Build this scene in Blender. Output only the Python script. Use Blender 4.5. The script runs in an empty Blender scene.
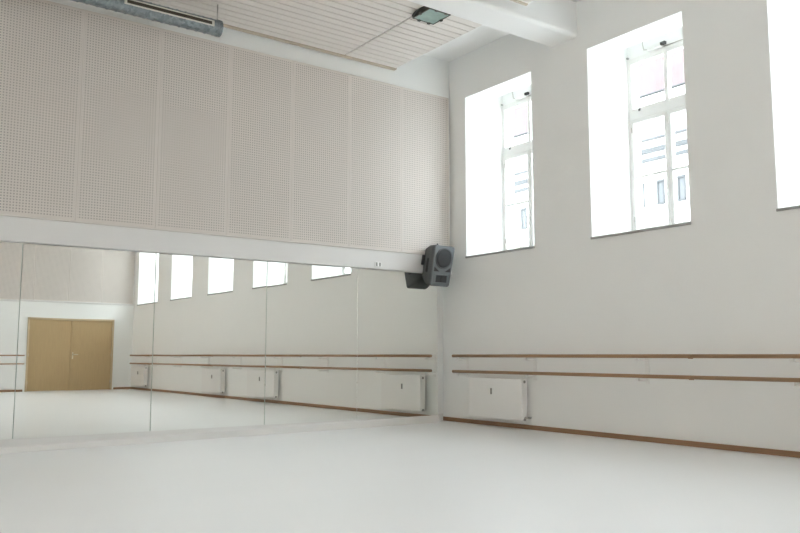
import bpy, bmesh, math, random
from mathutils import Vector, Matrix
random.seed(7)
S = bpy.context.scene
COL = S.collection
R = math.radians

# ------------------------------------------------------------------ camera
CAM = Vector((-8.205, -10.143, 1.05))
cd = bpy.data.cameras.new('camera')
cam = bpy.data.objects.new('camera', cd)
COL.objects.link(cam)
cd.sensor_width = 36.0
cd.lens = 793.0 / 800.0 * 36.0
cd.clip_end = 500
cam.location = CAM
cam.rotation_euler = (R(90) + math.atan(88.5 / 793.0), 0, -R(35.88))
S.camera = cam

# ------------------------------------------------------------------ sky (bright even overcast) and exposure
W = bpy.data.worlds.new('overcast_sky')
S.world = W
W.use_nodes = True
bg = W.node_tree.nodes['Background']
# overcast sky: three times as bright overhead as at the horizon, darker below it
wn, wlk = W.node_tree.nodes, W.node_tree.links
wtc = wn.new('ShaderNodeTexCoord')
wsp = wn.new('ShaderNodeSeparateXYZ')
wlk.new(wtc.outputs['Generated'], wsp.inputs[0])
wmr = wn.new('ShaderNodeMapRange')
wmr.inputs[1].default_value = 0.0
wmr.inputs[2].default_value = 1.0
wmr.inputs[3].default_value = 1.0 / 3.0
wmr.inputs[4].default_value = 1.0
wlk.new(wsp.outputs[2], wmr.inputs[0])
wml = wn.new('ShaderNodeMath')
wml.operation = 'MULTIPLY'
wml.inputs[1].default_value = 18.0
wlk.new(wmr.outputs[0], wml.inputs[0])
bg.inputs[0].default_value = (0.865, 0.935, 1.0, 1)
wlk.new(wml.outputs[0], bg.inputs[1])
S.view_settings.view_transform = 'Standard'
S.view_settings.look = 'None'
S.view_settings.gamma = 1.0
S.view_settings.use_curve_mapping = False
S.view_settings.exposure = 0.56
try:
    S.cycles.max_bounces = 16
    S.cycles.diffuse_bounces = 10
    S.cycles.glossy_bounces = 6
    S.cycles.transparent_max_bounces = 12
except Exception:
    pass

# window bays along the right wall (wall face x = 0)
PITCH = 2.556
WY = [-1.355 - PITCH * k for k in range(6)]      # window centres
W_IN, W_FR = 0.745, 0.625                         # half width at the wall face / at the frame
SILL, HEAD, POCKET = 2.61, 5.215, 5.45
XF = 0.70                                         # room side of the window frames
XL, YB, ZC = -13.0, -15.2, 5.94                   # opposite long wall, wall with the door, ceiling height
WS = WY[2:]                                       # unseen windows added in the opposite long wall to even out the light
for px, wy, pr in [(0.93, y, 90) for y in WY] + [(XL - 0.93, y, -90) for y in WS]:   # light portals: they emit nothing, they only guide sky sampling
    l = bpy.data.lights.new('sky_portal', 'AREA')
    l.shape = 'RECTANGLE'
    l.size = 2.62
    l.size_y = 1.3
    l.cycles.is_portal = True
    o = bpy.data.objects.new('sky_portal', l)
    COL.objects.link(o)
    o.location = (px, wy, 3.93)
    o.rotation_euler = (0, R(pr), 0)

# ------------------------------------------------------------------ materials
MATS = {}

def mat(name, col, rough=0.6, metal=0.0, spec=0.5, noise=0.0, nscale=4.0, stretch=(1, 1, 1), bump=0.0, bscale=60.0):
    m = bpy.data.materials.new(name)
    m.use_nodes = True
    nt = m.node_tree
    b = nt.nodes['Principled BSDF']
    b.inputs['Base Color'].default_value = (*col, 1)
    b.inputs['Roughness'].default_value = rough
    b.inputs['Metallic'].default_value = metal
    b.inputs['Specular IOR Level'].default_value = spec
    if noise or bump:
        tc = nt.nodes.new('ShaderNodeTexCoord')
        mp = nt.nodes.new('ShaderNodeMapping')
        mp.inputs['Scale'].default_value = stretch
        nt.links.new(tc.outputs['Object'], mp.inputs['Vector'])
    if noise:
        n = nt.nodes.new('ShaderNodeTexNoise')
        n.inputs['Scale'].default_value = nscale
        n.inputs['Detail'].default_value = 5
        nt.links.new(mp.outputs[0], n.inputs['Vector'])
        mx = nt.nodes.new('ShaderNodeMix')
        mx.data_type = 'RGBA'
        mx.inputs[6].default_value = (*[c * (1 - noise) for c in col], 1)
        mx.inputs[7].default_value = (*[min(1, c * (1 + noise)) for c in col], 1)
        nt.links.new(n.outputs['Fac'], mx.inputs[0])
        nt.links.new(mx.outputs[2], b.inputs['Base Color'])
    if bump:
        n2 = nt.nodes.new('ShaderNodeTexNoise')
        n2.inputs['Scale'].default_value = bscale
        nt.links.new(mp.outputs[0], n2.inputs['Vector'])
        bp = nt.nodes.new('ShaderNodeBump')
        bp.inputs['Strength'].default_value = bump
        bp.inputs['Distance'].default_value = 0.01
        nt.links.new(n2.outputs['Fac'], bp.inputs['Height'])
        nt.links.new(bp.outputs[0], b.inputs['Normal'])
    MATS[name] = m
    return m

mat('plaster', (0.914, 0.921, 0.909), 0.8, spec=0.25, noise=0.012, nscale=1.5, bump=0.05, bscale=45)
mat('ceiling_paint', (0.90, 0.897, 0.89), 0.8, spec=0.2, noise=0.01, nscale=1.2)
mat('white_paint', (0.80, 0.785, 0.775), 0.6, spec=0.2, noise=0.01, nscale=3)
mat('skirting_paint', (0.79, 0.77, 0.75), 0.7, spec=0.15, noise=0.02, nscale=2)
mat('board_paint', (0.76, 0.72, 0.68), 0.5, spec=0.35, noise=0.03, nscale=3, stretch=(0.4, 6, 6))
mat('window_paint', (0.86, 0.86, 0.84), 0.35, spec=0.45, noise=0.01)
mat('sill_stone', (0.36, 0.36, 0.35), 0.4, noise=0.08, nscale=12)
mat('barre_wood', (0.37, 0.225, 0.12), 0.42, noise=0.18, nscale=9, stretch=(8, 0.5, 8))
mat('base_wood', (0.33, 0.19, 0.105), 0.45, noise=0.18, nscale=6, stretch=(8, 0.5, 8))
mat('batten_wood', (0.56, 0.47, 0.37), 0.5, noise=0.12, nscale=6, stretch=(0.5, 8, 8))
mat('door_wood', (0.50, 0.36, 0.19), 0.42, noise=0.1, nscale=5, stretch=(6, 6, 0.5))
mat('door_frame_wood', (0.62, 0.50, 0.33), 0.45, noise=0.06, nscale=5, stretch=(6, 6, 0.5))
mat('enamel', (0.88, 0.875, 0.86), 0.3, spec=0.5, noise=0.008)
mat('radiator_gap', (0.30, 0.30, 0.28), 0.6, noise=0.03)
mat('valve_metal', (0.55, 0.53, 0.5), 0.3, metal=1.0, noise=0.03)
mat('dark_plastic', (0.05, 0.05, 0.05), 0.5, noise=0.05, nscale=20)
mat('speaker_shell', (0.10, 0.107, 0.11), 0.7, noise=0.06, nscale=30, bump=0.1, bscale=200)
mat('speaker_baffle', (0.15, 0.165, 0.175), 0.5, noise=0.04, nscale=30)
mat('speaker_grille', (0.06, 0.063, 0.066), 0.9, spec=0.1, noise=0.1, nscale=80)
mat('speaker_port', (0.03, 0.03, 0.03), 0.8, noise=0.05)
mat('slot_dark', (0.07, 0.055, 0.04), 0.8, noise=0.05)
mat('slot_frame', (0.74, 0.72, 0.66), 0.4, noise=0.02)
mat('lamp_housing', (0.07, 0.07, 0.06), 0.5, noise=0.1, nscale=20)
mat('lamp_glass', (0.33, 0.46, 0.42), 0.15, spec=0.5, noise=0.25, nscale=9)
mat('brass_handle', (0.72, 0.66, 0.52), 0.3, metal=0.8, noise=0.03)
mat('warm_bounce_paint', (0.90, 0.81, 0.71), 0.8, spec=0.2, noise=0.012, nscale=1.5)  # unseen wall; cream tint chosen to warm the light bounced off it
mat('facade', (0.55, 0.54, 0.52), 0.9, spec=0.1, noise=0.03, nscale=0.5)
mat('brick', (0.52, 0.35, 0.26), 0.9, spec=0.1, noise=0.15, nscale=2)  # for the added building that bounces warm light
mat('facade_trim', (0.072, 0.075, 0.077), 0.9, spec=0.1, noise=0.03, nscale=0.5)
mat('facade_glass', (0.06, 0.064, 0.067), 0.5, spec=0.5, noise=0.1, nscale=0.6)
mat('roof_tile', (0.085, 0.062, 0.062), 0.9, spec=0.02, noise=0.1, nscale=1.5)
mat('gutter_zinc', (0.04, 0.042, 0.045), 0.6, noise=0.05)
mat('asphalt', (0.37, 0.36, 0.35), 0.9, noise=0.1, nscale=0.4)
mat('leaf', (0.16, 0.26, 0.08), 0.6, noise=0.25, nscale=2)
mat('bark', (0.16, 0.11, 0.07), 0.9, noise=0.2, nscale=3)

def galv():
    m = mat('galvanised', (0.42, 0.46, 0.48), 0.38, metal=0.85)
    nt = m.node_tree
    b = nt.nodes['Principled BSDF']
    tc = nt.nodes.new('ShaderNodeTexCoord')
    v = nt.nodes.new('ShaderNodeTexVoronoi')
    v.inputs['Scale'].default_value = 30
    nt.links.new(tc.outputs['Object'], v.inputs['Vector'])
    rp = nt.nodes.new('ShaderNodeValToRGB')
    rp.color_ramp.elements[0].color = (0.20, 0.23, 0.25, 1)
    rp.color_ramp.elements[1].color = (0.33, 0.37, 0.39, 1)
    sep = nt.nodes.new('ShaderNodeSeparateColor')
    nt.links.new(v.outputs['Color'], sep.inputs[0])
    nt.links.new(sep.outputs[0], rp.inputs[0])
    nt.links.new(rp.outputs[0], b.inputs['Base Color'])
galv()

def perforated(name, hw, hh, col, hole, pitch=0.030, rad=0.0088):
    """painted board with a fine grid of drilled holes, plain along its edges (object coordinates)"""
    m = mat(name, col, 0.8, spec=0.08)
    nt = m.node_tree
    b = nt.nodes['Principled BSDF']
    N, L = nt.nodes.new, nt.links.new
    tc = N('ShaderNodeTexCoord')
    sp = N('ShaderNodeSeparateXYZ')
    L(tc.outputs['Object'], sp.inputs[0])

    def M(op, a, bval=None):
        n = N('ShaderNodeMath')
        n.operation = op
        for i, x in enumerate((a, bval)):
            if x is None:
                continue
            if isinstance(x, (int, float)):
                n.inputs[i].default_value = x
            else:
                L(x, n.inputs[i])
        return n.outputs[0]
    xs = M('DIVIDE', sp.outputs[0], pitch)
    zs = M('DIVIDE', sp.outputs[2], pitch)
    fx = M('SUBTRACT', M('FRACT', M('ADD', xs, 500.5)), 0.5)
    fz = M('SUBTRACT', M('FRACT', M('ADD', zs, 500.5)), 0.5)
    d2 = M('ADD', M('MULTIPLY', fx, fx), M('MULTIPLY', fz, fz))
    inside = M('LESS_THAN', d2, (rad / pitch) ** 2)
    inx = M('LESS_THAN', M('ABSOLUTE', sp.outputs[0]), hw)
    inz = M('LESS_THAN', M('ABSOLUTE', sp.outputs[2]), hh)
    f = M('MULTIPLY', inside, M('MULTIPLY', inx, inz))
    nz = N('ShaderNodeTexNoise')
    nz.inputs['Scale'].default_value = 1.2
    L(tc.outputs['Object'], nz.inputs['Vector'])
    m1 = N('ShaderNodeMix')
    m1.data_type = 'RGBA'
    m1.inputs[6].default_value = (*[c * 0.985 for c in col], 1)
    m1.inputs[7].default_value = (*[min(1, c * 1.015) for c in col], 1)
    L(nz.outputs['Fac'], m1.inputs[0])
    m2 = N('ShaderNodeMix')
    m2.data_type = 'RGBA'
    m2.inputs[7].default_value = (*hole, 1)
    L(m1.outputs[2], m2.inputs[6])
    L(f, m2.inputs[0])
    L(m2.outputs[2], b.inputs['Base Color'])
    return m
PW, PZ0, PZ1 = 0.966, 2.648, 5.285
perforated('perforated_board', PW / 2 - 0.019, (PZ1 - PZ0) / 2 - 0.03, (0.72, 0.668, 0.628), (0.45, 0.41, 0.38), 0.0335, 0.0092)

def floor_mat():
    m = mat('vinyl_floor', (0.83, 0.83, 0.815), 0.32, spec=0.4)
    nt = m.node_tree
    b = nt.nodes['Principled BSDF']
    N, L = nt.nodes.new, nt.links.new
    tc = N('ShaderNodeTexCoord')
    mp = N('ShaderNodeMapping')
    mp.inputs['Scale'].default_value = (0.35, 1.1, 1)
    L(tc.outputs['Object'], mp.inputs[0])
    n = N('ShaderNodeTexNoise')
    n.inputs['Scale'].default_value = 1.4
    n.inputs['Detail'].default_value = 6
    L(mp.outputs[0], n.inputs['Vector'])
    mx = N('ShaderNodeMix')
    mx.data_type = 'RGBA'
    mx.inputs[6].default_value = (0.85, 0.845, 0.84, 1)
    mx.inputs[7].default_value = (0.885, 0.88, 0.876, 1)
    L(n.outputs['Fac'], mx.inputs[0])
    L(mx.outputs[2], b.inputs['Base Color'])
    rr = N('ShaderNodeMapRange')
    rr.inputs[3].default_value = 0.30
    rr.inputs[4].default_value = 0.38
    L(n.outputs['Fac'], rr.inputs[0])
    L(rr.outputs[0], b.inputs['Roughness'])
floor_mat()

def mirror_mat():
    m = mat('mirror_glass', (0.945, 0.955, 0.93), 0.0, metal=1.0)
    nt = m.node_tree
    b = nt.nodes['Principled BSDF']
    tc = nt.nodes.new('ShaderNodeTexCoord')
    n = nt.nodes.new('ShaderNodeTexNoise')
    n.inputs['Scale'].default_value = 0.9
    n.inputs['Detail'].default_value = 1
    nt.links.new(tc.outputs['Object'], n.inputs['Vector'])
    bp = nt.nodes.new('ShaderNodeBump')
    bp.inputs['Strength'].default_value = 0.05
    bp.inputs['Distance'].default_value = 0.01
    nt.links.new(n.outputs['Fac'], bp.inputs['Height'])
    nt.links.new(bp.outputs[0], b.inputs['Normal'])
mirror_mat()
mat('mirror_edge', (0.50, 0.58, 0.53), 0.3, noise=0.03)

def glass_mat():
    m = bpy.data.materials.new('window_glass')
    m.use_nodes = True
    nt = m.node_tree
    nt.nodes.clear()
    out = nt.nodes.new('ShaderNodeOutputMaterial')
    t = nt.nodes.new('ShaderNodeBsdfTransparent')
    t.inputs[0].default_value = (0.96, 0.975, 0.97, 1)
    g = nt.nodes.new('ShaderNodeBsdfGlossy')
    g.inputs['Roughness'].default_value = 0.02
    lw = nt.nodes.new('ShaderNodeLayerWeight')          # Schlick reflectance, alike on both faces of the pane
    lw.inputs[0].default_value = 0.5
    pw = nt.nodes.new('ShaderNodeMath')
    pw.operation = 'POWER'
    pw.inputs[1].default_value = 5.0
    nt.links.new(lw.outputs['Facing'], pw.inputs[0])
    ma = nt.nodes.new('ShaderNodeMath')
    ma.operation = 'MULTIPLY_ADD'
    ma.inputs[1].default_value = 0.95
    ma.inputs[2].default_value = 0.04
    nt.links.new(pw.outputs[0], ma.inputs[0])
    mx = nt.nodes.new('ShaderNodeMixShader')
    nt.links.new(ma.outputs[0], mx.inputs[0])
    nt.links.new(t.outputs[0], mx.inputs[1])
    nt.links.new(g.outputs[0], mx.inputs[2])
    nt.links.new(mx.outputs[0], out.inputs[0])
    MATS['window_glass'] = m
glass_mat()

# ------------------------------------------------------------------ mesh helpers
class MB:
    def __init__(self):
        self.bm = bmesh.new()

    def box(self, x0, x1, y0, y1, z0, z1, bevel=0.0, seg=2):
        g = bmesh.ops.create_cube(self.bm, size=1.0)
        vs = g['verts']
        for v in vs:
            v.co = Vector(((x0 + x1) / 2 + v.co.x * (x1 - x0), (y0 + y1) / 2 + v.co.y * (y1 - y0), (z0 + z1) / 2 + v.co.z * (z1 - z0)))
        if bevel:
            es = list({e for v in vs for e in v.link_edges})
            bmesh.ops.bevel(self.bm, geom=es, offset=bevel, segments=seg, affect='EDGES', profile=0.6)
        return self

    def prism(self, pts, axis, a, b):
        """polygon pts (2D) extruded along axis from a to b; 2D order: x->(y,z) y->(x,z) z->(x,y)"""
        def P(p, t):
            return {'x': (t, p[0], p[1]), 'y': (p[0], t, p[1]), 'z': (p[0], p[1], t)}[axis]
        lo = [self.bm.verts.new(P(p, a)) for p in pts]
        hi = [self.bm.verts.new(P(p, b)) for p in pts]
        n = len(pts)
        fs = [self.bm.faces.new(lo), self.bm.faces.new(hi)]
        for i in range(n):
            fs.append(self.bm.faces.new((lo[i], lo[(i + 1) % n], hi[(i + 1) % n], hi[i])))
        bmesh.ops.recalc_face_normals(self.bm, faces=fs)
        return self

    def tube(self, pts, r, seg=12, cap=True):
        """tube through a list of points; r a number or a list"""
        pts = [Vector(p) for p in pts]
        rings = []
        up = None
        for i, p in enumerate(pts):
            d = (pts[min(i + 1, len(pts) - 1)] - pts[max(i - 1, 0)]).normalized()
            if up is None:
                up = d.orthogonal().normalized()
            up = (up - d * up.dot(d)).normalized()
            s = d.cross(up)
            rr = r[i] if isinstance(r, (list, tuple)) else r
            rings.append([self.bm.verts.new(p + (up * math.cos(t) + s * math.sin(t)) * rr)
                          for t in [2 * math.pi * k / seg for k in range(seg)]])
        fs = []
        for a, b in zip(rings, rings[1:]):
            for k in range(seg):
                f = self.bm.faces.new((a[k], a[(k + 1) % seg], b[(k + 1) % seg], b[k]))
                f.smooth = True
                fs.append(f)
        if cap:
            fs.append(self.bm.faces.new(rings[0]))
            fs.append(self.bm.faces.new(rings[-1]))
        bmesh.ops.recalc_face_normals(self.bm, faces=fs)
        return self

    def done(self, name, m, parent=None, loc=(0, 0, 0), rot=(0, 0, 0)):
        me = bpy.data.meshes.new(name)
        self.bm.to_mesh(me)
        self.bm.free()
        me.materials.append(MATS[m])
        return link(name, me, parent, loc, rot)

def link(name, data, parent=None, loc=(0, 0, 0), rot=(0, 0, 0)):
    o = bpy.data.objects.new(name, data)
    COL.objects.link(o)
    o.parent = parent
    o.location = loc
    o.rotation_euler = rot
    return o

def tag(o, label=None, cat=None, group=None, kind=None):
    if label:
        o['label'] = label
    if cat:
        o['category'] = cat
    if group:
        o['group'] = group
    if kind:
        o['kind'] = kind
    return o

def empty(name, loc=(0, 0, 0), rot=(0, 0, 0)):
    return link(name, None, None, loc, rot)

def copy_tree(o, parent=None):
    c = o.copy()
    COL.objects.link(c)
    c.parent = parent
    for ch in list(o.children):
        copy_tree(ch, c)
    return c

# ------------------------------------------------------------------ room shell
tag(MB().box(XL - 0.3, 0.0, YB - 0.3, 0.3, -0.15, 0.0).done('floor', 'vinyl_floor'),
    'smooth white vinyl dance floor with a soft sheen', 'floor', kind='structure')

ceil = tag(MB().box(XL - 0.95, 0.95, YB - 0.3, 0.3, ZC, ZC + 0.2).done('ceiling', 'ceiling_paint'),
           'white painted ceiling hung with fields of white boards', 'ceiling', kind='structure')

# long walls with splayed window openings
def window_wall(X, cys, yt, yb):
    """X maps the depth into the wall to a world x; cys are the window centres"""
    mb = MB()
    def bx(a, b, y0, y1, z0, z1):
        x0, x1 = sorted((X(a), X(b)))
        mb.box(x0, x1, y0, y1, z0, z1)
    bx(0, 0.95, yb, yt, -0.15, SILL - 0.03)
    bx(0, 0.40, yb, yt, HEAD, ZC)
    bx(0.40, 0.95, yb, yt, POCKET, ZC)
    edges = [(yt, yt)] + [e for wy in cys for e in ((wy + W_IN, wy + W_FR), (wy - W_IN, wy - W_FR))] + [(yb, yb)]
    for i in range(0, len(edges), 2):
        (a0, a1), (b0, b1) = edges[i], edges[i + 1]
        pts = [(0, a0), (XF, a1), (0.95, a1), (0.95, b1), (XF, b1), (0, b0)]
        mb.prism([(X(p), q) for p, q in pts], 'z', SILL - 0.03, HEAD)
        t_ = 0.40 / XF
        pts = [(0.40, a0 + (a1 - a0) * t_), (XF, a1), (0.95, a1), (0.95, b1), (XF, b1), (0.40, b0 + (b1 - b0) * t_)]
        mb.prism([(X(p), q) for p, q in pts], 'z', HEAD, POCKET)
    return mb
tag(window_wall(lambda d: d, WY, 0.3, YB - 0.3).done('wall_right', 'plaster'), 'white plaster wall with a row of deep tall windows', 'wall', kind='structure')

# left wall (carries mirrors, ledge and acoustic boards)
wl = MB()
wl.box(XL - 0.3, 0, 0, 0.3, -0.15, ZC)
wl.box(XL, -0.005, -0.21, 0, 2.36, ZC)
wl.box(XL, -0.282, -0.19, 0, 0.0, 2.36)
wall_left = tag(wl.done('wall_left', 'plaster'), 'white wall above and behind the mirrors', 'wall', kind='structure')

# opposite wall with the door, seen in the mirrors
DX0, DX1, DZ = -3.06, -0.60, 2.14
mb = MB()
mb.box(XL - 0.3, DX0, YB - 0.3, YB, -0.15, 2.62)
mb.box(DX1, 0, YB - 0.3, YB, -0.15, 2.62)
mb.box(DX0, DX1, YB - 0.3, YB, DZ, 2.62)
mb.box(XL - 0.3, 0, YB - 0.3, YB - 0.06, 2.62, ZC)
mb.box(DX0 - 0.1, DX1 + 0.1, YB - 0.34, YB - 0.301, -0.15, 2.4)  # unseen backing added behind the door to stop sky light leaking in
wall_back = tag(mb.done('wall_back', 'plaster'), 'white wall around the wooden double door', 'wall', kind='structure')
tag(window_wall(lambda d: XL - d, WS, 0, YB).done('wall_side', 'warm_bounce_paint'), 'unseen wall facing the windows, tinted cream to warm the bounced light', 'wall', kind='structure')

# ------------------------------------------------------------------ acoustic boards
mesh_panel = None
def panel_mesh():
    mb = MB()
    mb.box(-PW / 2 + 0.001, PW / 2 - 0.001, -0.02, 0.02, -(PZ1 - PZ0) / 2, (PZ1 - PZ0) / 2, 0.001, 1)
    o = mb.done('acoustic_panel', 'perforated_board')
    return o
proto = panel_mesh()
for i in range(10):
    o = proto if i == 0 else proto.copy()
    if i:
        COL.objects.link(o)
    o.parent = wall_left
    o.location = (-0.065 - PW * (i + 0.5), -0.25, (PZ0 + PZ1) / 2)
pb = None
for i in range(8):
    o = proto.copy()
    COL.objects.link(o)
    o.parent = wall_back
    o.location = (-0.03 - PW * (i + 0.5), YB - 0.04, (PZ0 + PZ1) / 2)
    o.rotation_euler = (0, 0, math.pi)

# ledge between mirrors and boards
led = MB()
led.box(XL, -0.004, -0.26, -0.205, 2.345, 2.628, 0.006, 2)
tag(led.done('trim_1', 'white_paint'), 'deep white ledge running along between mirrors and perforated boards', 'ledge', kind='structure')
tag(MB().box(XL, -0.01, -0.28, -0.21, 2.628, 2.646, 0.003, 1).done('trim_2', 'board_paint'),
    'thin pale strip along the foot of the perforated boards', 'trim', kind='structure')
tag(MB().box(XL, 0 - 0.005, YB - 0.055, YB + 0.03, 2.60, 2.645, 0.004, 1).done('trim_3', 'white_paint'),
    'narrow white ledge above the wooden double door', 'ledge', kind='structure')

# ------------------------------------------------------------------ mirrors
JX = [-0.282, -1.800, -3.290, -4.849, -6.409, -7.968, -9.527]
MZ0, MZ1, MY = 0.110, 2.335, -0.21
YAW = [0.0, 0.0062, 0.0107, 0.0130, 0.0155, 0.0155]
LBL = ['tall frameless mirror pane next to the window wall, below the loudspeaker',
       'second mirror pane counted from the window wall',
       'third mirror pane counted from the window wall',
       'fourth mirror pane from the window wall, reflecting the wooden double door',
       'fifth mirror pane from the window wall, left of the door reflection',
       'sixth mirror pane counted from the window wall']
for i in range(6):
    x1, x0 = JX[i], JX[i + 1]
    w = x1 - x0 - 0.0006
    t = empty('wall_mirror', ((x0 + x1) / 2, MY, MZ0), (0, 0, YAW[i]))
    MB().box(-w / 2, w / 2, -0.003, 0.003, 0, MZ1 - MZ0).done('mirror_glass', 'mirror_glass', t)
    MB().box(-w / 2 - 0.001, w / 2 + 0.001, 0.0035, 0.007, 0, MZ1 - MZ0).done('backing', 'mirror_edge', t)
    tag(t, LBL[i], 'mirror', 'mirror panes along the left wall')

# sloping white skirting below the mirrors
mb = MB()
bm = mb.bm
xr, xl = -0.285, XL
yr, yl = -0.27, -1.0
V = [bm.verts.new(p) for p in ((xr, -0.19, 0), (xr, -0.19, 0.108), (xr, -0.225, 0.108), (xr, yr, 0.006), (xr, yr, 0),
                               (xl, -0.19, 0), (xl, -0.19, 0.108), (xl, -0.225, 0.108), (xl, yl, 0.006), (xl, yl, 0))]
fs = [bm.faces.new([V[i] for i in range(5)]), bm.faces.new([V[i] for i in range(5, 10)])]
for i in range(5):
    j = (i + 1) % 5
    fs.append(bm.faces.new((V[i], V[j], V[j + 5], V[i + 5])))
bmesh.ops.recalc_face_normals(bm, faces=fs)
tag(mb.done('baseboard_left', 'skirting_paint'), 'sloping white skirting at the foot of the mirrors', 'baseboard', kind='structure')
tag(MB().box(-0.28, -0.02, -0.02, 0, 0, 0.11, 0.003, 1).done('trim_4', 'white_paint'),
    'short white skirting in the recess beside the mirrors', 'trim', kind='structure')

# baseboards
tag(MB().box(-0.022, 0, YB, -0.005, 0, 0.062, 0.004, 1).done('baseboard_right', 'base_wood'),
    'brown wooden baseboard below the windows', 'baseboard', kind='structure')
tag(MB().box(XL, DX0 - 0.06, YB, YB + 0.022, 0, 0.062, 0.004, 1).done('baseboard_back', 'base_wood'),
    'brown wooden baseboard left of the double door in the mirror', 'baseboard', kind='structure')
tag(MB().box(DX1 + 0.06, -0.025, YB, YB + 0.022, 0, 0.062, 0.004, 1).done('baseboard_corner', 'base_wood'),
    'short brown baseboard between the double door and the window wall', 'baseboard', kind='structure')

# ------------------------------------------------------------------ ceiling boards and beams
SZ = 5.52
BW = 0.146
bmeshes = {}
def boards(xa, xb, y_first, n, key):
    for k in range(n):
        if key not in bmeshes:
            L = (xb - xa) / 2 - 0.011
            ob = MB().box(-L, L, -BW / 2 + 0.008, BW / 2 - 0.008, 0, 0.02, 0.002, 1).done('ceiling_board', 'board_paint', ceil)
            bmeshes[key] = ob.data
        else:
            ob = link('ceiling_board', bmeshes[key], ceil)
        ob.location = ((xa + xb) / 2, y_first - BW * (k + 0.5), SZ)
B0 = -0.36
boards(-2.150, -1.20, B0, 15, 'a')
boards(-6.10, -2.150, B0, 15, 'b')
boards(-10.05, -6.10, B0, 15, 'b')
boards(-5.13, -1.18, -3.22, 6, 'c')
MB().box(-10.05, -1.2, B0 - BW * 15, B0, SZ + 0.0205, SZ + 0.09).done('board_substructure', 'radiator_gap', ceil)
MB().box(-5.13, -1.18, -3.22 - BW * 6, -3.22, SZ + 0.0205, SZ + 0.09).done('board_substructure', 'radiator_gap', ceil)
MB().box(-10.05, -1.19, B0 - 0.002, B0 + 0.07, SZ - 0.012, SZ + 0.05, 0.004, 1).done('edge_batten', 'batten_wood', ceil)
MB().box(-5.13, -1.17, -3.22, -3.18, SZ - 0.012, SZ + 0.05, 0.004, 1).done('edge_batten', 'batten_wood', ceil)
for x in (-2.3, -4.6, -6.9, -9.2):
    for y in (-0.8, -2.0):
        MB().box(x - 0.01, x + 0.01, y - 0.01, y + 0.01, SZ + 0.09, ZC).done('hanger', 'valve_metal', ceil)
for x in (-2.3, -4.6):
    MB().box(x - 0.01, x + 0.01, -3.7, -3.68, SZ + 0.09, ZC).done('hanger', 'valve_metal', ceil)

for k, (y1, lab) in enumerate(((-2.50, 'white plastered ceiling beam between the two windows by the corner'),
                               (-7.61, 'white ceiling beam crossing the middle of the room'),
                               (-12.72, 'white ceiling beam close to the wall with the door'))):
    mb = MB()
    pts = []
    z0, z1, ya, yc, r = 5.44, ZC, y1, y1 - 0.50, 0.05
    pts = [(ya, z1), (yc, z1)]
    for s in range(5):
        t = math.pi / 2 * s / 4
        pts.append((yc + r - r * math.cos(t), z0 + r - r * math.sin(t)))
    for s in range(5):
        t = math.pi / 2 * s / 4
        pts.append((ya - r + r * math.sin(t), z0 + r - r * math.cos(t)))
    mb.prism(pts, 'x', XL, -0.002)
    tag(mb.done('ceiling_beam', 'ceiling_paint'), lab, 'beam', kind='structure')

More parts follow.
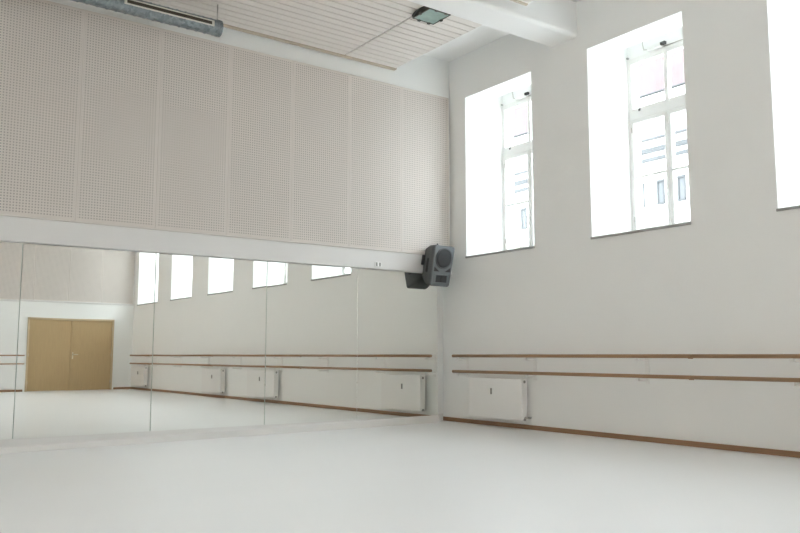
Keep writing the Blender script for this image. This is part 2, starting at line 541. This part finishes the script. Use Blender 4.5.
# ------------------------------------------------------------------ windows
def make_window():
    """origin: sill height, centre of the opening, wall face; +x outwards"""
    t = empty('window_1')
    H0, H1 = 0.0, 5.17 - SILL
    f = MB()
    a, d0, d1 = W_FR, XF, XF + 0.08
    fw = 0.045
    f.box(d0, d1, -a, -a + fw, H0, H1)
    f.box(d0, d1, a - fw, a, H0, H1)
    f.box(d0, d1, -a + fw, a - fw, H1 - fw, H1)
    f.box(d0, d1, -a + fw, a - fw, H0, H0 + 0.09)
    f.done('frame', 'window_paint', t)
    MB().box(d0 + 0.01, d1 + 0.1, -a, a, H1, POCKET - SILL + 0.05).done('head_panel', 'plaster', t)
    zt0, zt1 = 4.285 - SILL, 4.41 - SILL
    MB().box(d0 - 0.012, d1, -a + fw, a - fw, zt0, zt1, 0.006, 2).done('transom', 'window_paint', t)
    # upper light with central mullion
    u = MB()
    s = 0.038
    y0, y1, z0, z1 = -a + fw, a - fw, zt1, H1 - fw
    u.box(d0 + 0.006, d1 - 0.01, y0, y0 + s - 0.02, z0, z1)
    u.box(d0 + 0.006, d1 - 0.01, y1 - s + 0.02, y1, z0, z1)
    u.box(d0 + 0.006, d1 - 0.01, y0, y1, z0, z0 + s)
    u.box(d0 + 0.006, d1 - 0.01, y0, y1, z1 - s, z1)
    up = u.done('upper_sash', 'window_paint', t)
    MB().box(d0 - 0.004, d1 - 0.01, -0.03, 0.03, z0, z1, 0.006, 2).done('mullion', 'window_paint', up)
    for sg in (-1, 1):
        q0, q1 = sorted((sg * 0.031, sg * (a - fw - s + 0.021)))
        MB().box(d0 + 0.04, d0 + 0.044, q0, q1, z0 + s, z1 - s).done('pane', 'window_glass', up)
    MB().box(d0 - 0.02, d0 + 0.006, a - fw - 0.16, a - fw - 0.13, z0 - 0.02, z0 + 0.015, 0.003, 1).done('latch', 'dark_plastic', up)
    # two casements below
    for sg in (1, -1):
        c = MB()
        q0, q1 = sorted((sg * 0.002, sg * (a - fw)))
        zb0, zb1 = H0 + 0.09, zt0
        st = 0.05
        c.box(d0 - 0.008, d1 - 0.015, q0, q0 + (st if sg > 0 else 0.028), zb0, zb1, 0.004, 1)
        c.box(d0 - 0.008, d1 - 0.015, q1 - (0.028 if sg > 0 else st), q1, zb0, zb1, 0.004, 1)
        c.box(d0 - 0.008, d1 - 0.015, q0, q1, zb0, zb0 + 0.06)
        c.box(d0 - 0.008, d1 - 0.015, q0, q1, zb1 - 0.055, zb1)
        cs = c.done('casement', 'window_paint', t)
        g0, g1 = (q0 + st, q1 - 0.028) if sg > 0 else (q0 + 0.028, q1 - st)
        MB().box(d0, d1 - 0.02, g0, g1, 3.475 - SILL - 0.017, 3.475 - SILL + 0.017).done('glazing_bar', 'window_paint', cs)
        MB().box(d0 + 0.035, d0 + 0.039, g0, g1, zb0 + 0.06, 3.475 - SILL - 0.017).done('pane', 'window_glass', cs)
        MB().box(d0 + 0.035, d0 + 0.039, g0, g1, 3.475 - SILL + 0.017, zb1 - 0.055).done('pane', 'window_glass', cs)
        if sg > 0:
            h = MB()
            hz = 3.22 - SILL
            h.box(d0 - 0.025, d0 - 0.008, 0.012, 0.042, hz - 0.04, hz + 0.05, 0.004, 1)
            h.tube([(d0 - 0.02, 0.027, hz), (d0 - 0.05, 0.027, hz), (d0 - 0.055, 0.027, hz - 0.02), (d0 - 0.055, 0.027, hz - 0.12)], 0.009, 8)
            h.done('handle', 'enamel', cs)
        for hz in (0.25, 1.5):
            yy = sg * (a - fw - 0.004)
            MB().tube([(d0 - 0.012, yy, hz), (d0 - 0.012, yy, hz + 0.07)], 0.008, 8).done('hinge', 'valve_metal', cs)
    # sill board
    MB().box(-0.02, XF + 0.02, -W_IN - 0.012, W_IN + 0.012, -0.03, 0.0, 0.004, 1).done('sill', 'sill_stone', t)
    # chain opener over the upper light
    op = MB().box(d0 - 0.06, d0 + 0.004, 0.03, 0.25, 5.175 - SILL, 5.235 - SILL, 0.008, 2).done('opener_motor', 'enamel', t)
    ch = MB()
    ch.box(d0 - 0.075, d0 - 0.03, -0.05, 0.03, 5.185 - SILL, 5.225 - SILL, 0.006, 1)
    ch.done('chain_arm', 'dark_plastic', op)
    MB().tube([(d0 - 0.02, 0.25, 5.205 - SILL), (d0 - 0.025, 0.32, 5.22 - SILL), (d0 - 0.03, 0.335, 5.30 - SILL), (d0 - 0.05, 0.33, POCKET - SILL)], 0.007, 6).done('cable', 'valve_metal', op)
    MB().box(XF - 0.04, XF - 0.005, a - 0.04, a - 0.015, 5.175 - SILL, 5.19 - SILL).done('bracket', 'radiator_gap', t)
    MB().tube([(d0 + 0.005, -a + 0.02, 5.185 - SILL), (d0 + 0.005, 0.02, 5.185 - SILL)], 0.007, 6).done('opener_rod', 'valve_metal', t)
    return t
w0 = make_window()
WL = ['tall white casement window in a deep reveal beside the corner with the loudspeaker',
      'tall white window in a deep reveal, second from the mirror wall',
      'tall white window in a deep reveal, third from the mirror wall',
      'tall white window in a deep reveal, fourth from the mirror wall',
      'tall white window in a deep reveal, fifth from the mirror wall',
      'tall white window in a deep reveal, next to the wall with the door']
for k, wy in enumerate(WY):
    o = w0 if k == 0 else copy_tree(w0)
    o.name = 'window_%d' % (k + 1)
    o.location = (0, wy, SILL)
    tag(o, WL[k], 'window', kind='structure')
for k, wy in enumerate(WS):  # added windows, out of view, that let in fill daylight
    o = copy_tree(w0)
    o.name = 'window_%d' % (k + 7)
    o.location = (XL, wy, SILL)
    o.rotation_euler = (0, 0, math.pi)
    tag(o, ['first', 'second', 'third', 'fourth'][k] + ' fill-light window added in the unseen cream wall, counted from the mirror wall', 'window', kind='structure')

# ------------------------------------------------------------------ door
dr = empty('door_1', ((DX0 + DX1) / 2, YB, 0))
hw = (DX1 - DX0) / 2
f = MB()
f.box(-hw, -hw + 0.05, -0.12, 0.03, 0, DZ)
f.box(hw - 0.05, hw, -0.12, 0.03, 0, DZ)
f.box(-hw, hw, -0.12, 0.03, DZ - 0.05, DZ)
f.done('door_frame', 'door_frame_wood', dr)
for s in (-1, 1):
    a, b = sorted((s * 0.003, s * (hw - 0.052)))
    lf = MB().box(a, b, -0.05, 0.0, 0.008, DZ - 0.052, 0.004, 1).done('door_leaf', 'door_wood', dr)
    if s > 0:
        h = MB()
        h.box(0.04, 0.075, 0.0, 0.012, 0.93, 1.13, 0.004, 1)
        h.tube([(0.057, 0.0, 1.06), (0.057, 0.05, 1.06), (0.07, 0.058, 1.06), (0.2, 0.058, 1.06)], 0.011, 10)
        h.done('door_handle', 'brass_handle', lf)
    for z in (0.25, 1.05, 1.85):
        xx = s * (hw - 0.053)
        MB().tube([(xx, 0.006, z - 0.05), (xx, 0.006, z + 0.05)], 0.009, 8).done('hinge', 'valve_metal', lf)
MB().box(-0.02, 0.025, 0.0, 0.012, 0.01, DZ - 0.055, 0.003, 1).done('cover_strip', 'door_wood', dr)
tag(dr, 'light brown wooden double door with pale frame', 'door', kind='structure')

# ------------------------------------------------------------------ ballet barres
BX, BZ1, BZ2 = -0.20, 1.037, 0.797
br = empty('ballet_barre', (0, -0.49, 0))
segs = [(-0.49, -4.72), (-4.724, -8.95), (-8.954, -13.1), (-13.104, -14.75)]
for z in (BZ1, BZ2):
    for a, b in segs:
        MB().tube([(BX, a + 0.49, z), (BX, b + 0.49, z)], 0.0225, 14).done('rail', 'barre_wood', br)
    for a, b in segs[:-1]:
        MB().tube([(BX, b + 0.49 - 0.03, z - 0.024), (BX, b + 0.49 + 0.03, z - 0.024)], 0.006, 6).done('joint_screw', 'base_wood', br)
for i in range(8):
    y = (-0.62, -2.08, -3.98, -5.89, -7.75, -9.6, -11.45, -13.3)[i] + 0.49
    b = MB()
    b.box(-0.012, 0, y - 0.03, y + 0.03, BZ2 - 0.10, BZ1 + 0.03, 0.003, 1)
    for z in (BZ1, BZ2):
        b.box(BX - 0.012, -0.01, y - 0.016, y + 0.016, z - 0.062, z - 0.046, 0.003, 1)
        b.box(BX - 0.016, BX + 0.016, y - 0.02, y + 0.02, z - 0.05, z - 0.021)
    b.done('bracket', 'enamel', br)
tag(br, 'double wooden ballet barre on white brackets under the windows', 'barre')

b2 = empty('ballet_barre', (DX0 - 0.25, YB, 0))
for z in (BZ1, BZ2):
    MB().tube([(0.17, 0.16, z), (-0.52, 0.16, z)], 0.018, 12).done('rail', 'barre_wood', b2)
    MB().tube([(-0.52, 0.16, z), (-8.2, 0.16, z)], 0.030, 14).done('rail', 'barre_wood', b2)
for i in range(5):
    x = -0.55 - 1.85 * i
    b = MB()
    b.box(x - 0.03, x + 0.03, 0, 0.012, BZ2 - 0.25, BZ1 + 0.03)
    for z in (BZ1, BZ2):
        b.box(x - 0.016, x + 0.016, 0.01, 0.172, z - 0.062, z - 0.046)
        b.box(x - 0.02, x + 0.02, 0.144, 0.176, z - 0.05, z - 0.027)
    b.tube([(x, 0.006, BZ2 - 0.23), (x, 0.16, BZ2 - 0.055)], 0.01, 6)
    b.done('bracket', 'enamel', b2)
tag(b2, 'double wooden ballet barre beside the wooden door, seen in the mirror', 'barre')

# ------------------------------------------------------------------ radiators
def make_radiator():
    t = empty('radiator')
    L, z0, z1 = 0.565, 0.115, 0.725
    MB().box(-0.155, -0.135, -L, L, z0 + 0.012, z1 - 0.02, 0.006, 2).done('front_panel', 'enamel', t)
    MB().box(-0.065, -0.045, -L, L, z0 + 0.012, z1 - 0.02, 0.006, 2).done('rear_panel', 'enamel', t)
    fins = MB()
    for i in range(36):
        y = -L + 0.03 + i * (2 * L - 0.06) / 35
        fins.box(-0.135, -0.065, y - 0.002, y + 0.002, z0 + 0.04, z1 - 0.05)
    fins.done('fins', 'radiator_gap', t)['kind'] = 'stuff'
    for s in (-1, 1):
        MB().box(-0.152, -0.048, s * L - 0.006, s * L + 0.006, z0 + 0.03, z1 - 0.035, 0.002, 1).done('side_cover', 'enamel', t)
        for z in (z0 + 0.03, z1 - 0.055):
            MB().tube([(-0.10, s * L, z), (-0.10, s * (L + 0.012), z)], 0.02, 12).done('plug', 'radiator_gap', t)
    gr = MB()
    for i in range(6):
        x = -0.15 + i * 0.02
        gr.box(x - 0.003, x + 0.003, -L, L, z1 - 0.03, z1 - 0.012)
    for i in range(9):
        y = -L + i * 2 * L / 8
        gr.box(-0.155, -0.045, y - 0.006, y + 0.006, z1 - 0.03, z1 - 0.010)
    gr.done('top_grille', 'enamel', t)
    for y in (-0.4, 0.4):
        MB().box(-0.05, -0.0, y - 0.02, y + 0.02, z0 + 0.06, z1 - 0.08).done('wall_bracket', 'valve_metal', t)
    mt = MB()
    mt.box(-0.171, -0.154, 0.045, 0.075, 0.475, 0.565, 0.004, 1)
    mt.done('heat_meter', 'radiator_gap', t)
    v = MB()
    v.tube([(-0.10, -L, z0 + 0.05), (-0.10, -L - 0.022, z0 + 0.05), (-0.09, -L - 0.03, z0 + 0.05), (0.0, -L - 0.03, z0 + 0.05)], 0.009, 8)
    v.done('pipe', 'valve_metal', t)
    hd = MB()
    hd.tube([(-0.10, -L - 0.012, z0 + 0.05), (-0.10, -L - 0.03, z0 + 0.05)], 0.018, 10)
    hd.done('valve', 'valve_metal', t)
    return t
r0 = make_radiator()
for k, (wi, lab) in enumerate(((0, 'flat white panel radiator under the window beside the mirrors'),
                               (2, 'flat white panel radiator under the third window from the mirror wall'),
                               (3, 'flat white panel radiator under the fourth window from the mirror wall'),
                               (5, 'flat white panel radiator in the corner by the wooden door'))):
    o = r0 if k == 0 else copy_tree(r0)
    o.location = (-0.012, WY[wi] - 0.04, 0)
    tag(o, lab, 'radiator', 'panel radiators under the windows')

# ------------------------------------------------------------------ loudspeaker
sp = empty('loudspeaker', (-0.475, -0.575, 2.425), (R(13), 0, R(2)))
Wf, Wb, Hh, Dp = 0.205, 0.12, 0.318, 0.335
def loft(mb, rings):
    """rings: lists of equal length of 3D points"""
    vs = [[mb.bm.verts.new(p) for p in r] for r in rings]
    n = len(vs[0])
    fs = []
    for a, b in zip(vs, vs[1:]):
        for i in range(n):
            fs.append(mb.bm.faces.new((a[i], a[(i + 1) % n], b[(i + 1) % n], b[i])))
    fs.append(mb.bm.faces.new(vs[0]))
    fs.append(mb.bm.faces.new(vs[-1]))
    bmesh.ops.recalc_face_normals(mb.bm, faces=fs)
def rrect(w, h0, h1, y, r=0.04, wt=None):
    """rounded outline in the x-z plane at depth y; h0 bottom, h1 top; w bottom half width, wt top half width"""
    wt = wt or w
    out = []
    for (cx, cz, a0, ww) in ((1, 1, 0, wt), (-1, 1, 90, wt), (-1, -1, 180, w), (1, -1, 270, w)):
        for s in range(5):
            t = R(a0 + 22.5 * s)
            x = cx * (ww - r) + r * math.cos(t)
            z = (h1 - r if cz > 0 else h0 + r) + r * math.sin(t)
            out.append((x, y, z))
    return out
mb = MB()
loft(mb, [rrect(Wf - 0.014, -Hh, Hh, 0.0, 0.035, Wf), rrect(Wf - 0.01, -Hh, Hh, 0.05, 0.035, Wf + 0.003),
          rrect(Wf - 0.03, -Hh + 0.02, Hh - 0.02, 0.17, 0.04), rrect(Wb, -Hh + 0.08, Hh - 0.07, Dp - 0.02, 0.05), rrect(Wb - 0.02, -Hh + 0.10, Hh - 0.09, Dp, 0.05)])
mb.done('cabinet', 'speaker_shell', sp)
mb = MB()
loft(mb, [rrect(Wf - 0.022, -Hh + 0.008, Hh - 0.008, -0.016, 0.03, Wf - 0.008), rrect(Wf - 0.016, -Hh + 0.002, Hh - 0.002, -0.001, 0.035, Wf - 0.002)])
bf = mb.done('baffle', 'speaker_baffle', sp)
def disc(mb, c, prof, seg=32):
    """revolve (radius, depth) profile about the y axis at c"""
    rings = []
    for r_, d in prof:
        rings.append([mb.bm.verts.new((c[0] + r_ * math.cos(2 * math.pi * k / seg), c[1] + d, c[2] + r_ * math.sin(2 * math.pi * k / seg))) for k in range(seg)])
    fs = []
    for a, b in zip(rings, rings[1:]):
        for k in range(seg):
            f = mb.bm.faces.new((a[k], a[(k + 1) % seg], b[(k + 1) % seg], b[k]))
            f.smooth = True
            fs.append(f)
    fs.append(mb.bm.faces.new(rings[-1]))
    bmesh.ops.recalc_face_normals(mb.bm, faces=fs)
    return mb
disc(MB(), (0, -0.016, 0.125), [(0.165, 0), (0.165, -0.012), (0.150, -0.014), (0.146, -0.004)]).done('woofer_ring', 'speaker_shell', bf)
disc(MB(), (0, -0.018, 0.125), [(0.150, 0), (0.149, -0.004), (0.10, -0.007), (0.0005, -0.009)]).done('woofer_grille', 'speaker_grille', bf)
for s in (-1, 1):
    MB().prism([(s * 0.165, -0.015), (s * 0.165, -0.085), (s * 0.055, -0.085)], 'y', -0.0185, -0.0165).done('bass_port', 'speaker_port', bf)
mb = MB()
for (a, b, c, d) in ((-0.155, 0.155, -0.145, -0.125), (-0.155, 0.155, -0.275, -0.255), (-0.155, -0.11, -0.256, -0.144), (0.11, 0.155, -0.256, -0.144)):
    mb.box(a, b, -0.026, -0.014, c, d, 0.004, 1)
hn = mb.done('horn_rim', 'speaker_baffle', bf)
MB().box(-0.109, 0.109, -0.019, -0.015, -0.254, -0.146).done('horn_throat', 'speaker_grille', hn)
MB().box(-0.012, 0.012, -0.024, -0.018, -0.25, -0.15).done('horn_fin', 'speaker_port', hn)
mb = MB()
mb.box(-0.02, 0.02, 0.16, 0.20, Hh - 0.022, Hh + 0.0, 0.004, 1)
mb.tube([(0.0, 0.18, Hh - 0.01), (0.0, 0.18, Hh + 0.018)], 0.012, 8)
mb.done('fly_point', 'dark_plastic', sp)
mb = MB()
mb.box(-Wf + 0.012, -Wf + 0.03, 0.10, 0.16, -0.12, 0.10, 0.006, 1)
mb.done('handle', 'speaker_port', sp)
mb = MB()
mb.box(-0.17, -0.02, 0.28, 0.318, -0.03, 0.13, 0.006, 1)
mb.done('wall_bracket', 'dark_plastic', sp)
tag(sp, 'dark grey loudspeaker tilted down from the ledge in the corner', 'loudspeaker')

# ------------------------------------------------------------------ ventilation duct
DR, DY, DZc, DXe = 0.10, -0.875, 5.205, -4.36
du = empty('ventilation_duct', (DXe, DY, DZc))
mb = MB()
seg, rib = 28, 0.055
nst = int(4.9 / rib * 4)
rings = []
for i in range(nst + 1):
    x = -i * rib / 4
    ring = []
    for k in range(seg):
        t = 2 * math.pi * k / seg
        ph = (x / rib / 2 + k / seg) % 1.0
        rr = DR + (0.005 if ph < 0.2 else 0.0)
        ring.append(mb.bm.verts.new((x, rr * math.cos(t), rr * math.sin(t))))
    rings.append(ring)
for a, b in zip(rings, rings[1:]):
    for k in range(seg):
        f = mb.bm.faces.new((a[k], b[k], b[(k + 1) % seg], a[(k + 1) % seg]))
        f.smooth = True
mb.done('spiral_tube', 'galvanised', du)
mb = MB()
mb.tube([(0.012, 0, 0), (-0.02, 0, 0)], DR + 0.005, 28)
mb.done('end_cap', 'galvanised', du)
# slot nozzle on the room side
sl_len, sh = 0.56, 0.035
mb = MB()
for (a, b, c, d) in ((-sl_len, sl_len, sh - 0.012, sh), (-sl_len, sl_len, -sh, -sh + 0.012), (-sl_len, -sl_len + 0.03, -sh, sh), (sl_len - 0.03, sl_len, -sh, sh)):
    mb.box(a, b, c, d, DR - 0.012, DR + 0.012)
fr_me = mb.done('slot_frame', 'slot_frame', du, (-0.67, 0, 0), (R(90 - 3), 0, 0))
mb = MB().box(-sl_len + 0.03, sl_len - 0.03, -sh + 0.012, sh - 0.012, DR - 0.012, DR + 0.005)
mb.done('slot_opening', 'slot_dark', du, (-0.67, 0, 0), (R(90 - 3), 0, 0))
for x in (-0.03, -2.2, -4.4):
    MB().tube([(x, 0, DR - 0.005), (x, 0, SZ - DZc + 0.003)], 0.009, 8).done('hanger_rod', 'valve_metal', du)
    hg = MB()
    hg.tube([(x - 0.012, 0, 0), (x + 0.012, 0, 0)], DR + 0.007, 28)
    hg.done('clamp', 'galvanised', du)
tag(du, 'galvanised spiral ventilation duct with a slot nozzle under the ceiling', 'duct')

# ------------------------------------------------------------------ ceiling floodlight
fl = empty('ceiling_floodlight', (-2.03, -2.31, SZ))
hwx, hwy = 0.175, 0.185
mb = MB()
loft(mb, [[(sx * hwx, sy * hwy, -0.055) for sx, sy in ((1, 1), (-1, 1), (-1, -1), (1, -1))],
          [(sx * hwx, sy * hwy, -0.040) for sx, sy in ((1, 1), (-1, 1), (-1, -1), (1, -1))],
          [(sx * hwx * 0.8 - 0.03, sy * hwy * 0.75, -0.001) for sx, sy in ((1, 1), (-1, 1), (-1, -1), (1, -1))]])
hs = mb.done('housing', 'lamp_housing', fl)
mb = MB()
mb.box(-hwx, hwx, hwy - 0.012, hwy, -0.066, -0.054)
mb.box(-hwx, hwx, -hwy, -hwy + 0.012, -0.066, -0.054)
mb.box(-hwx, -hwx + 0.012, -hwy, hwy, -0.066, -0.054)
mb.box(hwx - 0.012, hwx, -hwy, hwy, -0.066, -0.054)
mb.done('frame', 'lamp_housing', fl)
MB().box(-hwx + 0.012, hwx - 0.012, -hwy + 0.012, hwy - 0.012, -0.062, -0.056).done('glass', 'lamp_glass', fl)
for (x, y) in ((-0.06, -hwy), (0.1, -hwy), (-0.06, hwy), (0.1, hwy), (hwx, 0.02), (-hwx, 0.02)):
    MB().box(x - 0.02, x + 0.02, y - 0.02, y + 0.02, -0.074, -0.045, 0.003, 1).done('clip', 'lamp_housing', fl)
mb = MB()
n = 10
arc = [(-hwx - 0.012, hwy * 0.9 * math.cos(math.pi * k / n), -0.05 + 0.048 * math.sin(math.pi * k / n)) for k in range(n + 1)]
mb.tube(arc, 0.012, 6)
mb.done('mounting_yoke', 'lamp_housing', fl)
tag(fl, 'dark floodlight with square green-tinted glass on the ceiling boards', 'floodlight')

# ------------------------------------------------------------------ small socket on the ledge
so = empty('wall_socket', (-1.47, -0.26, 2.415))
MB().box(-0.06, 0.06, -0.012, 0.0, -0.04, 0.04, 0.004, 1).done('cover_plate', 'enamel', so)
for s in (-1, 1):
    MB().box(s * 0.03 - 0.013, s * 0.03 + 0.013, -0.016, -0.011, -0.028, 0.028, 0.003, 1).done('jack', 'radiator_gap', so)
tag(so, 'small white double socket on the ledge above the mirrors', 'socket')

# ------------------------------------------------------------------ outside: ground, building across the yard, tree
tag(MB().box(0.96, 120, -80, 120, -5.2, -5.0).done('ground', 'asphalt'), 'grey paved yard outside the windows', 'ground', kind='structure')
FX = 38.0
bd = empty('apartment_building', (FX, 30, -5))
def bpart(name, m, x0, x1, y0, y1, z0, z1, parent=bd):
    return MB().box(x0, x1, y0 - 30, y1 - 30, z0 + 5, z1 + 5).done(name, m, parent)
bpart('facade_wall', 'facade', 0, 10, 4, 62, -5, 19.3)
bpart('gutter', 'gutter_zinc', -0.35, -0.2, 4, 62, 16.0, 16.16)
bpart('cornice', 'facade', -0.3, 0, 4, 62, 16.16, 16.4)
bpart('string_course', 'facade_trim', -0.12, 0, 4, 62, 15.15, 15.5)
bpart('string_course', 'facade_trim', -0.12, 0, 4, 62, 14.55, 14.8)
bpart('eave', 'facade_trim', -0.12, 0.2, 4, 62, 19.36, 19.45)
mb = MB()
mb.prism([(-0.12, 24.45), (10.5, 24.45), (5, 31)], 'y', -26, 32)
mb.done('roof', 'roof_tile', bd)
ww, wh = 0.40, 1.45
wmesh = pmesh = None
n = 0
yy = 8.0
while yy < 58:
    for z in (11.5, 7.6):
        if wmesh is None:
            m_ = MB()
            m_.box(-0.10, 0.0, -ww / 2 - 0.10, -ww / 2, -0.1, wh + 0.14)
            m_.box(-0.10, 0.0, ww / 2, ww / 2 + 0.10, -0.1, wh + 0.14)
            m_.box(-0.12, 0.0, -ww / 2 - 0.10, ww / 2 + 0.10, wh, wh + 0.16)
            m_.box(-0.14, 0.0, -ww / 2 - 0.10, ww / 2 + 0.10, -0.12, 0)
            wo = m_.done('window', 'facade_trim', bd)
            wmesh = wo.data
            po = MB().box(-0.04, -0.005, -ww / 2, ww / 2, 0, wh).done('pane', 'facade_glass', wo)
            pmesh = po.data
        else:
            wo = link('window', wmesh, bd)
            link('pane', pmesh, wo)
        wo.location = (0, yy - 30, z + 5)
    yy += 1.66
tag(bd, 'pale apartment building with a tiled roof seen through the windows', 'building')

tag(MB().box(-120, XL - 0.96, -80, 120, -5.2, -5.0).done('ground', 'asphalt'), 'grey paved lane behind the cream wall', 'ground', kind='structure')
b2 = empty('added_brick_building', (-32, -10, -5))  # unseen building added to bounce warm light through the added windows
MB().box(-9, 0, -22, 22, 0, 15).done('warm_bounce_wall', 'brick', b2)
MB().prism([(-9.5, 15), (0.5, 15), (-4.5, 19)], 'y', -22.3, 22.3).done('roof', 'roof_tile', b2)
for y in range(-19, 20, 4):
    for z in (3.5, 8.0, 12.0):
        if wmesh:
            wo = link('window', wmesh, b2, (0, y, z), (0, 0, math.pi))
            link('pane', pmesh, wo)
tag(b2, 'unseen brick building added to reflect warm light into the room', 'building')

tr = empty('tree', (33, 33.0, -5))
MB().tube([(0, 0, 0), (0.1, 0.05, 4), (0, 0.1, 8), (0.1, 0, 12)], [0.3, 0.24, 0.16, 0.06], 10).done('trunk', 'bark', tr)
mb = MB()
for i in range(2600):
    u = random.random() ** 0.4
    d = Vector((random.gauss(0, 1), random.gauss(0, 1), random.gauss(0, 1))).normalized()
    c = Vector((d.x * 2.6 * u, d.y * 2.6 * u, 11 + d.z * 4.2 * u))
    a = Vector((random.gauss(0, 1), random.gauss(0, 1), random.gauss(0, 1))).normalized()
    b = a.orthogonal().normalized()
    s = random.uniform(0.12, 0.22)
    mb.bm.faces.new([mb.bm.verts.new(c + v) for v in (a * s, b * s * 0.5, -a * s, -b * s * 0.5)])
mb.done('foliage', 'leaf', tr)['kind'] = 'stuff'
tag(tr, 'leafy green tree in front of the pale building outside', 'tree')
